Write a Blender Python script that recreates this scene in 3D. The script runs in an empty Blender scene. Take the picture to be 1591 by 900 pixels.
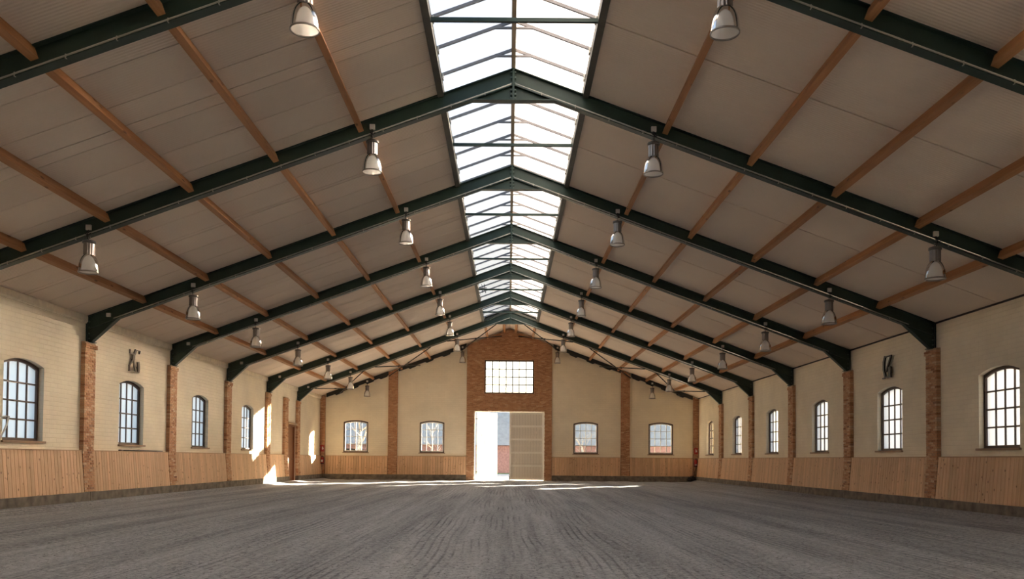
import bpy, bmesh, math, random
from mathutils import Vector, Matrix, Euler
random.seed(7)
PI = math.pi
SC = bpy.context.scene
COL = SC.collection

# ------------------------------------------------------------------ camera
F_PX, PITCH, ROLL = 1322.77, 0.0265, 0.0077
PPX, PPY = 790.34, 678.82
cam = bpy.data.cameras.new('camera')
cam.sensor_width = 36.0
cam.lens = F_PX / 1591 * 36
cam.shift_x = (795.5 - PPX) / 1591
cam.shift_y = (PPY - 450) / 1591
cam.clip_end = 600
camo = bpy.data.objects.new('camera', cam)
COL.objects.link(camo)
camo.matrix_world = Matrix.Translation((-0.0358, 0, 1.1145)) @ Matrix.Rotation(PI/2 + PITCH, 4, 'X') @ Matrix.Rotation(ROLL, 4, 'Z')
SC.camera = camo

# ------------------------------------------------------------------ sky, sun, exposure
SUN_DIR = Vector((0.90, 1.0, 0.302)).normalized()      # towards the sun
w = bpy.data.worlds.new('sky'); SC.world = w; w.use_nodes = True
nt = w.node_tree
bg = nt.nodes['Background']
sky = nt.nodes.new('ShaderNodeTexSky')
sky.sky_type = 'NISHITA'
sky.sun_disc = False
sky.sun_elevation = math.asin(SUN_DIR.z)
sky.sun_rotation = math.atan2(SUN_DIR.x, SUN_DIR.y)
sky.air_density = 1.0; sky.dust_density = 2.5; sky.ozone_density = 1.0
nt.links.new(sky.outputs[0], bg.inputs[0])
bg.inputs[1].default_value = 0.40
sun = bpy.data.lights.new('sun', 'SUN')
sun.energy = 42.0; sun.color = (1.0, 0.87, 0.70); sun.angle = math.radians(0.6)
suno = bpy.data.objects.new('sun', sun); COL.objects.link(suno)
suno.rotation_euler = (-SUN_DIR).to_track_quat('-Z', 'Y').to_euler()
suno.location = (30, 60, 30)
SC.view_settings.view_transform = 'Standard'
SC.view_settings.look = 'None'
SC.view_settings.exposure = 0.80
SC.view_settings.gamma = 1.0
SC.view_settings.use_curve_mapping = False
SC.cycles.max_bounces = 16
SC.cycles.diffuse_bounces = 10
SC.cycles.sample_clamp_indirect = 60.0

# ------------------------------------------------------------------ materials
def newmat(name):
    m = bpy.data.materials.new(name); m.use_nodes = True
    return m, m.node_tree.nodes, m.node_tree.links, m.node_tree.nodes['Principled BSDF']
def N(nodes, t, **kw):
    n = nodes.new(t)
    for k, v in kw.items(): setattr(n, k, v)
    return n
def ramp(nodes, stops):
    r = nodes.new('ShaderNodeValToRGB'); e = r.color_ramp.elements
    while len(e) < len(stops): e.new(0.5)
    for i, (p, c) in enumerate(stops):
        e[i].position = p; e[i].color = (*c, 1) if len(c) == 3 else c
    return r
def mapping(nodes, links, scale, coord='Object', offset_random=False):
    tc = nodes.new('ShaderNodeTexCoord'); mp = nodes.new('ShaderNodeMapping')
    mp.inputs['Scale'].default_value = scale
    if offset_random:
        oi = nodes.new('ShaderNodeObjectInfo'); ml = nodes.new('ShaderNodeMath'); ml.operation = 'MULTIPLY'
        ml.inputs[1].default_value = 37.0
        links.new(oi.outputs['Random'], ml.inputs[0])
        links.new(ml.outputs[0], mp.inputs['Location'])
    links.new(tc.outputs[coord], mp.inputs['Vector'])
    return mp
def plain(name, col, rough=0.6, metal=0.0, var=0.12, scale=6.0, bump=0.0, spec=0.4):
    m, n, l, b = newmat(name)
    mp = mapping(n, l, (scale,)*3)
    nz = N(n, 'ShaderNodeTexNoise'); nz.inputs['Scale'].default_value = 1; nz.inputs['Detail'].default_value = 5
    l.new(mp.outputs[0], nz.inputs['Vector'])
    lo = tuple(c*(1-var) for c in col); hi = tuple(min(1, c*(1+var)) for c in col)
    r = ramp(n, [(0.3, lo), (0.7, hi)])
    l.new(nz.outputs['Fac'], r.inputs[0]); l.new(r.outputs[0], b.inputs['Base Color'])
    b.inputs['Roughness'].default_value = rough; b.inputs['Metallic'].default_value = metal
    b.inputs['Specular IOR Level'].default_value = spec
    if bump:
        bp = N(n, 'ShaderNodeBump'); bp.inputs['Strength'].default_value = bump; bp.inputs['Distance'].default_value = 0.01
        l.new(nz.outputs['Fac'], bp.inputs['Height']); l.new(bp.outputs[0], b.inputs['Normal'])
    return m
def wood(name, light, dark, knot, grain=(18, 1.2, 18), kscale=(5, 2.2, 5), kamt=0.9, objvar=0.25, rough=0.6):
    """grain runs along the axis with the smallest scale"""
    m, n, l, b = newmat(name)
    mp = mapping(n, l, grain, offset_random=True)
    nz = N(n, 'ShaderNodeTexNoise'); nz.inputs['Scale'].default_value = 1; nz.inputs['Detail'].default_value = 6; nz.inputs['Distortion'].default_value = 0.6
    l.new(mp.outputs[0], nz.inputs['Vector'])
    r = ramp(n, [(0.3, dark), (0.72, light)])
    l.new(nz.outputs['Fac'], r.inputs[0])
    mp2 = mapping(n, l, kscale, offset_random=True)
    vo = N(n, 'ShaderNodeTexVoronoi'); vo.inputs['Scale'].default_value = 1; vo.inputs['Randomness'].default_value = 1
    l.new(mp2.outputs[0], vo.inputs['Vector'])
    kr = ramp(n, [(0.07, (1, 1, 1)), (0.17, (0, 0, 0))])
    l.new(vo.outputs['Distance'], kr.inputs[0])
    ka = N(n, 'ShaderNodeMath', operation='MULTIPLY'); ka.inputs[1].default_value = kamt
    l.new(kr.outputs[0], ka.inputs[0])
    mx = N(n, 'ShaderNodeMix', data_type='RGBA'); mx.inputs[7].default_value = (*knot, 1)
    l.new(ka.outputs[0], mx.inputs[0]); l.new(r.outputs[0], mx.inputs[6])
    oi = N(n, 'ShaderNodeObjectInfo')
    mr = N(n, 'ShaderNodeMapRange'); mr.inputs[3].default_value = 1 - objvar; mr.inputs[4].default_value = 1 + objvar*0.6
    l.new(oi.outputs['Random'], mr.inputs[0])
    ml = N(n, 'ShaderNodeMix', data_type='RGBA', blend_type='MULTIPLY'); ml.inputs[0].default_value = 1
    l.new(mx.outputs[2], ml.inputs[6]); l.new(mr.outputs[0], ml.inputs[7])
    l.new(ml.outputs[2], b.inputs['Base Color'])
    b.inputs['Roughness'].default_value = rough; b.inputs['Specular IOR Level'].default_value = 0.3
    return m
def brickmat(name, stops):
    m, n, l, b = newmat(name)
    g = N(n, 'ShaderNodeNewGeometry'); oi = N(n, 'ShaderNodeObjectInfo')
    ad = N(n, 'ShaderNodeMath', operation='ADD'); fr = N(n, 'ShaderNodeMath', operation='FRACT')
    l.new(g.outputs['Random Per Island'], ad.inputs[0]); l.new(oi.outputs['Random'], ad.inputs[1]); l.new(ad.outputs[0], fr.inputs[0])
    r = ramp(n, stops); l.new(fr.outputs[0], r.inputs[0])
    mp = mapping(n, l, (30, 30, 30))
    nz = N(n, 'ShaderNodeTexNoise'); nz.inputs['Scale'].default_value = 1; nz.inputs['Detail'].default_value = 4
    l.new(mp.outputs[0], nz.inputs['Vector'])
    r2 = ramp(n, [(0.25, (0.7, 0.7, 0.7)), (0.75, (1.15, 1.1, 1.05))]); l.new(nz.outputs['Fac'], r2.inputs[0])
    ml = N(n, 'ShaderNodeMix', data_type='RGBA', blend_type='MULTIPLY'); ml.inputs[0].default_value = 1
    l.new(r.outputs[0], ml.inputs[6]); l.new(r2.outputs[0], ml.inputs[7]); l.new(ml.outputs[2], b.inputs['Base Color'])
    b.inputs['Roughness'].default_value = 0.9; b.inputs['Specular IOR Level'].default_value = 0.15
    return m
def blockwall(name, axis):
    """painted brickwork: brick texture only as relief and a faint tint; axis = horizontal axis of the wall"""
    m, n, l, b = newmat(name)
    tc = N(n, 'ShaderNodeTexCoord'); sx = N(n, 'ShaderNodeSeparateXYZ'); cb = N(n, 'ShaderNodeCombineXYZ')
    l.new(tc.outputs['Object'], sx.inputs[0])
    l.new(sx.outputs[axis], cb.inputs[0]); l.new(sx.outputs['Z'], cb.inputs[1])
    bt = N(n, 'ShaderNodeTexBrick'); l.new(cb.outputs[0], bt.inputs['Vector'])
    bt.inputs['Scale'].default_value = 1; bt.inputs['Brick Width'].default_value = 0.30; bt.inputs['Row Height'].default_value = 0.10
    bt.inputs['Mortar Size'].default_value = 0.007; bt.inputs['Mortar Smooth'].default_value = 0.6
    bt.inputs['Color1'].default_value = (0.87, 0.775, 0.60, 1); bt.inputs['Color2'].default_value = (0.84, 0.745, 0.57, 1)
    bt.inputs['Mortar'].default_value = (0.79, 0.695, 0.53, 1)
    nz = N(n, 'ShaderNodeTexNoise'); nz.inputs['Scale'].default_value = 1.1; nz.inputs['Detail'].default_value = 5
    l.new(tc.outputs['Object'], nz.inputs['Vector'])
    r2 = ramp(n, [(0.3, (0.93, 0.93, 0.93)), (0.7, (1.05, 1.05, 1.05))]); l.new(nz.outputs['Fac'], r2.inputs[0])
    ml = N(n, 'ShaderNodeMix', data_type='RGBA', blend_type='MULTIPLY'); ml.inputs[0].default_value = 1
    l.new(bt.outputs['Color'], ml.inputs[6]); l.new(r2.outputs[0], ml.inputs[7]); l.new(ml.outputs[2], b.inputs['Base Color'])
    bp = N(n, 'ShaderNodeBump', invert=True); bp.inputs['Strength'].default_value = 0.5; bp.inputs['Distance'].default_value = 0.008
    l.new(bt.outputs['Fac'], bp.inputs['Height']); l.new(bp.outputs[0], b.inputs['Normal'])
    b.inputs['Roughness'].default_value = 0.85; b.inputs['Specular IOR Level'].default_value = 0.2
    return m
def panelmat(name):
    m, n, l, b = newmat(name)
    tc = N(n, 'ShaderNodeTexCoord')
    wv = N(n, 'ShaderNodeTexWave', wave_type='BANDS', bands_direction='Y', wave_profile='SIN'); wv.inputs['Scale'].default_value = 5.2
    l.new(tc.outputs['Object'], wv.inputs['Vector'])
    nz = N(n, 'ShaderNodeTexNoise'); nz.inputs['Scale'].default_value = 0.7; nz.inputs['Detail'].default_value = 4
    l.new(tc.outputs['Object'], nz.inputs['Vector'])
    r = ramp(n, [(0.3, (0.74, 0.62, 0.51)), (0.7, (0.80, 0.68, 0.56))]); l.new(nz.outputs['Fac'], r.inputs[0])
    oi = N(n, 'ShaderNodeObjectInfo'); mr = N(n, 'ShaderNodeMapRange'); mr.inputs[3].default_value = 0.95; mr.inputs[4].default_value = 1.04
    l.new(oi.outputs['Random'], mr.inputs[0])
    ml = N(n, 'ShaderNodeMix', data_type='RGBA', blend_type='MULTIPLY'); ml.inputs[0].default_value = 1
    l.new(r.outputs[0], ml.inputs[6]); l.new(mr.outputs[0], ml.inputs[7]); l.new(ml.outputs[2], b.inputs['Base Color'])
    bp = N(n, 'ShaderNodeBump'); bp.inputs['Strength'].default_value = 0.35; bp.inputs['Distance'].default_value = 0.01
    l.new(wv.outputs['Fac'], bp.inputs['Height']); l.new(bp.outputs[0], b.inputs['Normal'])
    b.inputs['Roughness'].default_value = 0.7; b.inputs['Specular IOR Level'].default_value = 0.2
    return m
def sandmat():
    m, n, l, b = newmat('arena_sand')
    tc = N(n, 'ShaderNodeTexCoord')
    def nz(scale, sc3=(1, 1, 1), detail=4, rough=0.6):
        mp = N(n, 'ShaderNodeMapping'); mp.inputs['Scale'].default_value = sc3; l.new(tc.outputs['Object'], mp.inputs[0])
        q = N(n, 'ShaderNodeTexNoise'); q.inputs['Scale'].default_value = scale; q.inputs['Detail'].default_value = detail; q.inputs['Roughness'].default_value = rough
        l.new(mp.outputs[0], q.inputs['Vector']); return q
    big = nz(0.5, (1, 0.35, 1), 3)
    clod = nz(15, (1, 0.7, 1), 5, 0.8)
    strk = nz(7, (1, 0.035, 1), 3, 0.55)
    # harrow tines: thin dark grooves running along the hall, bent a little by a slow noise
    sx = N(n, 'ShaderNodeSeparateXYZ'); l.new(tc.outputs['Object'], sx.inputs[0])
    bend = nz(0.16, (0.3, 0.7, 1), 1)
    mb = N(n, 'ShaderNodeMath', operation='MULTIPLY'); mb.inputs[1].default_value = 0.7; l.new(bend.outputs['Fac'], mb.inputs[0])
    ax = N(n, 'ShaderNodeMath', operation='ADD'); l.new(sx.outputs[0], ax.inputs[0]); l.new(mb.outputs[0], ax.inputs[1])
    cx = N(n, 'ShaderNodeCombineXYZ'); l.new(ax.outputs[0], cx.inputs[0])
    wv = N(n, 'ShaderNodeTexWave', wave_type='BANDS', bands_direction='X'); wv.inputs['Scale'].default_value = 3.0
    l.new(cx.outputs[0], wv.inputs['Vector'])
    gr = ramp(n, [(0.72, (0, 0, 0)), (0.97, (1, 1, 1))]); l.new(wv.outputs['Fac'], gr.inputs[0])
    mod = nz(1.1, (1.2, 0.22, 1), 4, 0.65)
    mr = N(n, 'ShaderNodeMapRange'); mr.inputs[1].default_value = 0.46; mr.inputs[2].default_value = 0.62; l.new(mod.outputs['Fac'], mr.inputs[0])
    tw = N(n, 'ShaderNodeMath', operation='MULTIPLY'); l.new(gr.outputs[0], tw.inputs[0]); l.new(mr.outputs[0], tw.inputs[1])
    band = nz(1.6, (1, 0.03, 1), 2, 0.5)
    def mad(a, k, c=None):
        q = N(n, 'ShaderNodeMath', operation='MULTIPLY_ADD'); l.new(a, q.inputs[0]); q.inputs[1].default_value = k
        if c is None: q.inputs[2].default_value = 0
        else: l.new(c, q.inputs[2])
        return q.outputs[0]
    h = mad(clod.outputs['Fac'], 1.2); h = mad(strk.outputs['Fac'], 0.5, h); h = mad(tw.outputs[0], -0.35, h)
    bp = N(n, 'ShaderNodeBump'); bp.inputs['Strength'].default_value = 0.8; bp.inputs['Distance'].default_value = 0.05
    l.new(h, bp.inputs['Height']); l.new(bp.outputs[0], b.inputs['Normal'])
    # colour: darker in hollows and grooves, paler along the bands
    r = ramp(n, [(0.40, (0.195, 0.205, 0.218)), (0.62, (0.545, 0.565, 0.59))])
    mixf = mad(clod.outputs['Fac'], 0.50); mixf = mad(strk.outputs['Fac'], 0.18, mixf); mixf = mad(band.outputs['Fac'], 0.26, mixf); mixf = mad(big.outputs['Fac'], 0.10, mixf); mixf = mad(tw.outputs[0], -0.10, mixf)
    l.new(mixf, r.inputs[0])
    spk = nz(34, (1, 0.5, 1), 2, 0.5)
    sr = ramp(n, [(0.60, (1, 1, 1)), (0.68, (0.42, 0.40, 0.39))]); l.new(spk.outputs['Fac'], sr.inputs[0])
    ml = N(n, 'ShaderNodeMix', data_type='RGBA', blend_type='MULTIPLY'); ml.inputs[0].default_value = 1
    l.new(r.outputs[0], ml.inputs[6]); l.new(sr.outputs[0], ml.inputs[7]); l.new(ml.outputs[2], b.inputs['Base Color'])
    b.inputs['Roughness'].default_value = 0.95; b.inputs['Specular IOR Level'].default_value = 0.1
    return m
def glassmat(name, kind, col=(1, 1, 1), clear=0.0):
    m = bpy.data.materials.new(name); m.use_nodes = True
    n, l = m.node_tree.nodes, m.node_tree.links
    n.clear()
    out = n.new('ShaderNodeOutputMaterial')
    gl = n.new('ShaderNodeBsdfGlossy'); gl.inputs['Roughness'].default_value = 0.05 if kind == 'clear' else 0.3
    tp = n.new('ShaderNodeBsdfTransparent'); tp.inputs[0].default_value = (*col, 1)
    mix = n.new('ShaderNodeMixShader'); mix.inputs[0].default_value = 0.05
    if kind == 'clear':
        l.new(tp.outputs[0], mix.inputs[1])
    else:
        tr = n.new('ShaderNodeBsdfTranslucent'); tr.inputs[0].default_value = (*col, 1)
        m2 = n.new('ShaderNodeMixShader'); m2.inputs[0].default_value = clear
        l.new(tr.outputs[0], m2.inputs[1]); l.new(m2.outputs[0], mix.inputs[1])
        if kind == 'rough':            # frosted glass that scatters mostly forwards
            rf = n.new('ShaderNodeBsdfRefraction'); rf.inputs['Color'].default_value = (*col, 1)
            rf.inputs['Roughness'].default_value = 1.0; rf.inputs['IOR'].default_value = 1.16
            l.new(rf.outputs[0], m2.inputs[2])
        else: l.new(tp.outputs[0], m2.inputs[2])
    l.new(gl.outputs[0], mix.inputs[2]); l.new(mix.outputs[0], out.inputs[0])
    return m
M = {}
M['sand'] = sandmat()
M['wall_side'] = blockwall('cream_painted_brick_side', 'Y')
M['wall_end'] = blockwall('cream_painted_brick_end', 'X')
M['panel'] = panelmat('ribbed_ceiling_panel')
M['deck'] = plain('dark_roof_deck', (0.06, 0.05, 0.045), 0.9)
M['steel'] = plain('dark_green_steel', (0.025, 0.047, 0.036), 0.42, 0.0, 0.15, 3.0, 0.0, 0.35)
M['steel_dark'] = plain('black_steel_rod', (0.018, 0.02, 0.018), 0.5)
M['bolt'] = plain('green_bolt', (0.09, 0.13, 0.11), 0.4)
M['conduit'] = plain('pale_conduit', (0.42, 0.40, 0.34), 0.5)
M['boxgrey'] = plain('pale_grey_plastic', (0.62, 0.60, 0.55), 0.5)
M['purlin'] = wood('orange_pine_beam', (0.56, 0.285, 0.125), (0.38, 0.17, 0.065), (0.13, 0.05, 0.02), (16, 0.7, 16), (6, 2.0, 6), 0.85, 0.22)
M['plank'] = wood('pale_pine_plank', (0.74, 0.49, 0.30), (0.62, 0.385, 0.22), (0.19, 0.085, 0.04), (22, 22, 1.3), (6.5, 6.5, 5.0), 0.9, 0.16)
M['ledge'] = wood('pine_ledge', (0.55, 0.36, 0.21), (0.42, 0.26, 0.14), (0.2, 0.1, 0.05), (1.2, 18, 18), (3, 6, 6), 0.3, 0.1)
M['frame_brown'] = plain('brown_window_frame', (0.075, 0.038, 0.024), 0.5)
M['frame_white'] = plain('white_glazing_bar', (0.75, 0.73, 0.68), 0.5)
M['sill'] = plain('brown_sill', (0.33, 0.22, 0.14), 0.7)
M['brick'] = brickmat('orange_brick', [(0.0, (0.34, 0.16, 0.085)), (0.2, (0.52, 0.28, 0.155)), (0.5, (0.58, 0.335, 0.19)), (0.8, (0.62, 0.39, 0.235)), (0.94, (0.68, 0.50, 0.34)), (1.0, (0.28, 0.14, 0.09))])
M['brick_end'] = brickmat('brown_brick', [(0.0, (0.38, 0.19, 0.10)), (0.3, (0.48, 0.25, 0.135)), (0.65, (0.53, 0.285, 0.155)), (0.93, (0.58, 0.35, 0.20)), (1.0, (0.66, 0.46, 0.30))])
M['mortar'] = plain('lime_mortar', (0.40, 0.27, 0.17), 0.95, 0, 0.2, 20)
M['kerb'] = plain('weathered_concrete_kerb', (0.17, 0.145, 0.115), 0.9, 0, 0.4, 5.0, 0.3)
M['curb'] = plain('dark_skylight_curb', (0.085, 0.08, 0.062), 0.6)
M['alu'] = plain('aluminium_bar', (0.26, 0.245, 0.25), 0.5, 0.0)
M['ridge'] = wood('ridge_timber', (0.42, 0.33, 0.22), (0.30, 0.23, 0.15), (0.1, 0.06, 0.03), (16, 0.7, 16), (6, 3, 6), 0.6, 0.1)
M['sky_pane'] = glassmat('milky_skylight_sheet', 'rough', (0.88, 0.84, 0.83), 0.66)
M['frost'] = glassmat('frosted_window_glass', 'rough', (0.70, 0.71, 0.73), 0.25)
M['clear'] = glassmat('clear_window_glass', 'clear', (0.93, 0.95, 0.95))
M['hazy'] = glassmat('hazy_window_glass', 'frost', (0.85, 0.88, 0.9), 0.94)
M['cornice'] = plain('cream_cornice', (0.80, 0.71, 0.55), 0.8)
M['door_white'] = plain('white_painted_timber', (0.88, 0.83, 0.73), 0.55, 0, 0.04)
M['door_board'] = plain('off_white_door_board', (0.76, 0.69, 0.58), 0.6, 0, 0.06)
M['door_gap'] = plain('dark_board_gap', (0.42, 0.37, 0.30), 0.8)  # backing darker than the boards, so the gaps read as lines
M['door_brown'] = wood('brown_door_timber', (0.27, 0.115, 0.05), (0.18, 0.07, 0.03), (0.07, 0.03, 0.015), (20, 20, 1.2), (4, 4, 2), 0.4, 0.1)
M['red'] = plain('red_enamel', (0.36, 0.02, 0.018), 0.35)
M['black'] = plain('black_rubber', (0.012, 0.012, 0.013), 0.6)
M['white'] = plain('white_plastic', (0.85, 0.85, 0.83), 0.4, 0, 0.03)
M['bronze'] = plain('brown_grey_metal', (0.12, 0.10, 0.075), 0.45, 0.5)
M['iron'] = plain('dark_grey_metal', (0.075, 0.07, 0.066), 0.4, 0.5)
M['silver'] = plain('silver_plate', (0.55, 0.53, 0.50), 0.35, 0.6)
M['lampmetal'] = plain('brushed_lamp_housing', (0.30, 0.27, 0.25), 0.32, 0.85)
M['lampcap'] = plain('grey_lamp_cap', (0.16, 0.145, 0.13), 0.4, 0.5)
M['rim'] = plain('grey_lamp_rim', (0.33, 0.30, 0.27), 0.3, 0.8)
def acrylic():
    m = bpy.data.materials.new('ribbed_acrylic_bell'); m.use_nodes = True
    n, l = m.node_tree.nodes, m.node_tree.links; n.clear()
    out = n.new('ShaderNodeOutputMaterial'); tr = n.new('ShaderNodeBsdfTranslucent'); tp = n.new('ShaderNodeBsdfTransparent')
    df = n.new('ShaderNodeBsdfDiffuse'); gl = n.new('ShaderNodeBsdfGlossy'); gl.inputs['Roughness'].default_value = 0.12
    tr.inputs[0].default_value = (0.95, 0.93, 0.9, 1); df.inputs[0].default_value = (0.92, 0.90, 0.86, 1); tp.inputs[0].default_value = (0.95, 0.95, 0.95, 1)
    a = n.new('ShaderNodeMixShader'); a.inputs[0].default_value = 0.45; l.new(tr.outputs[0], a.inputs[1]); l.new(df.outputs[0], a.inputs[2])
    b = n.new('ShaderNodeMixShader'); b.inputs[0].default_value = 0.10; l.new(a.outputs[0], b.inputs[1]); l.new(tp.outputs[0], b.inputs[2])
    fr = n.new('ShaderNodeFresnel'); fr.inputs[0].default_value = 1.35
    c = n.new('ShaderNodeMixShader'); l.new(fr.outputs[0], c.inputs[0]); l.new(b.outputs[0], c.inputs[1]); l.new(gl.outputs[0], c.inputs[2])
    l.new(c.outputs[0], out.inputs[0])
    return m
M['bell'] = acrylic()
M['gravel'] = plain('pale_yard_gravel', (0.55, 0.52, 0.47), 0.95, 0, 0.1, 3)
M['grass'] = plain('dull_grass', (0.16, 0.22, 0.09), 0.95, 0, 0.3, 2)
M['barn_brick'] = plain('red_yard_wall', (0.34, 0.19, 0.17), 0.9, 0, 0.25, 6)
M['slate'] = plain('blue_grey_slate', (0.31, 0.315, 0.31), 0.7, 0, 0.12, 3)
M['render_white'] = plain('pale_render', (0.78, 0.76, 0.72), 0.9, 0, 0.06, 2)
M['bark'] = plain('pale_bark', (0.48, 0.42, 0.34), 0.9, 0, 0.3, 8)
M['stable'] = plain('dark_timber_gap', (0.05, 0.035, 0.025), 0.9)

# ------------------------------------------------------------------ mesh helpers
class MB:
    def __init__(s): s.v = []; s.f = []; s.sm = []
    def add(s, vs, fs, smooth=False):
        o = len(s.v); s.v += [tuple(p) for p in vs]; s.f += [tuple(i + o for i in f) for f in fs]; s.sm += [smooth]*len(fs); return s
    def quad(s, a, b, c, d): return s.add([a, b, c, d], [(0, 1, 2, 3)])
    def box(s, x0, x1, y0, y1, z0, z1):
        v = [(x, y, z) for x in (x0, x1) for y in (y0, y1) for z in (z0, z1)]
        return s.add(v, [(0, 1, 3, 2), (4, 6, 7, 5), (0, 4, 5, 1), (2, 3, 7, 6), (0, 2, 6, 4), (1, 5, 7, 3)])
    def prism(s, poly, a0, a1, plane='XZ'):
        """extrude a 2D polygon; plane XZ -> along Y, XY -> along Z, YZ -> along X"""
        def P(p, a): return (p[0], a, p[1]) if plane == 'XZ' else ((p[0], p[1], a) if plane == 'XY' else (a, p[0], p[1]))
        n = len(poly); v = [P(p, a0) for p in poly] + [P(p, a1) for p in poly]
        f = [tuple(range(n)), tuple(range(2*n-1, n-1, -1))] + [(i, n+i, n+(i+1) % n, (i+1) % n) for i in range(n)]
        return s.add(v, f)
    def tube(s, pts, r, n=8, closed_ends=True):
        pts = [Vector(p) for p in pts]; rs = r if isinstance(r, (list, tuple)) else [r]*len(pts)
        v = []
        for i, p in enumerate(pts):
            d = (pts[min(i+1, len(pts)-1)] - pts[max(i-1, 0)]).normalized()
            up = Vector((0, 0, 1)) if abs(d.z) < 0.9 else Vector((1, 0, 0))
            a = d.cross(up).normalized(); b = d.cross(a)
            v += [p + (a*math.cos(2*PI*k/n) + b*math.sin(2*PI*k/n))*rs[i] for k in range(n)]
        f = [(i*n+k, i*n+(k+1) % n, (i+1)*n+(k+1) % n, (i+1)*n+k) for i in range(len(pts)-1) for k in range(n)]
        if closed_ends: f += [tuple(range(n-1, -1, -1)), tuple((len(pts)-1)*n+k for k in range(n))]
        return s.add(v, f, True)
    def lathe(s, prof, n=24, c=(0, 0, 0), smooth=True):
        v = [(c[0]+r*math.cos(2*PI*k/n), c[1]+r*math.sin(2*PI*k/n), c[2]+z) for r, z in prof for k in range(n)]
        f = [(i*n+k, i*n+(k+1) % n, (i+1)*n+(k+1) % n, (i+1)*n+k) for i in range(len(prof)-1) for k in range(n)]
        return s.add(v, f, smooth)
    def mesh(s, name, mat):
        me = bpy.data.meshes.new(name); me.from_pydata(s.v, [], s.f)
        me.polygons.foreach_set('use_smooth', s.sm)
        if mat: me.materials.append(M[mat] if isinstance(mat, str) else mat)
        me.update(); return me
    def build(s, name, mat, parent=None, loc=(0, 0, 0), rot=(0, 0, 0)):
        return put(name, s.mesh(name, mat), parent, loc, rot)
def put(name, me, parent=None, loc=(0, 0, 0), rot=(0, 0, 0)):
    o = bpy.data.objects.new(name, me); COL.objects.link(o)
    o.location = loc; o.rotation_euler = rot
    if parent: o.parent = parent
    return o
def empty(name, loc=(0, 0, 0), rz=0):
    o = bpy.data.objects.new(name, None); COL.objects.link(o); o.empty_display_size = 0.2
    o.location = loc; o.rotation_euler = (0, 0, rz); return o
def tag(o, label, cat, group=None):
    o['label'] = label; o['category'] = cat
    if group: o['group'] = group
    return o
def struct(o, label=None, cat=None):
    o['kind'] = 'structure'
    if label: o['label'] = label
    if cat: o['category'] = cat
    return o
def stuff(o): o['kind'] = 'stuff'; return o
ORD = ['first', 'second', 'third', 'fourth', 'fifth', 'sixth', 'seventh', 'eighth']

# ------------------------------------------------------------------ dimensions (metres)
XW = 10.0                      # inner face of the side walls
YB, YR = 45.0, -12.0           # end wall in view / end wall behind the camera
R0, SL = 8.07, 0.367           # ceiling underside: z = R0 - SL*|x|
ANG = math.atan(SL)
def roof(x): return R0 - SL*abs(x)
ROT = {'L': PI/2, 'R': -PI/2, 'B': 0.0}
def wallpos(side, u, z):       # local frame of a wall: x along the wall, y outwards, z up
    return {'L': (-XW, u, z), 'R': (XW, u, z), 'B': (u, YB, z)}[side]

# ------------------------------------------------------------------ floor and yard
import numpy as np
xs = np.concatenate([np.linspace(-9.98, -9.2, 14)[:-1], np.linspace(-9.2, 9.2, 150), np.linspace(9.2, 9.98, 14)[1:]])
ys = np.linspace(YR, YB, 230)
rng = np.random.RandomState(3)
ph = rng.rand(12)*6.28
XX, YY = np.meshgrid(xs, ys)
bend = 0.35*np.sin(YY*0.16+ph[0]) + 0.2*np.sin(YY*0.33+ph[1])
ZZ = 0.010*np.sin((XX+bend)*3.3+ph[2]) + 0.007*np.sin((XX+bend)*7.1+ph[3]+0.4*np.sin(YY*0.2)) + 0.006*np.sin(XX*1.1+YY*0.5+ph[4]) - 0.012
d = np.clip((np.abs(XX) - 9.35)/0.45, 0, 1)
ZZ += 0.075*d*d*(3-2*d)
mb = MB(); nx = len(xs)
mb.v = [tuple(p) for p in np.stack([XX, YY, ZZ], -1).reshape(-1, 3).tolist()]
mb.f = [(j*nx+i, j*nx+i+1, (j+1)*nx+i+1, (j+1)*nx+i) for j in range(len(ys)-1) for i in range(nx-1)]
mb.sm = [True]*len(mb.f)
struct(mb.build('floor', 'sand'), 'grey harrowed sand floor of the riding hall', 'floor')
mb = MB(); mb.box(-90, 90, -30, 130, -0.6, -0.06)
mb.build('ground', 'gravel')
struct(bpy.data.objects['ground'], 'pale yard ground outside the hall', 'ground')

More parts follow.
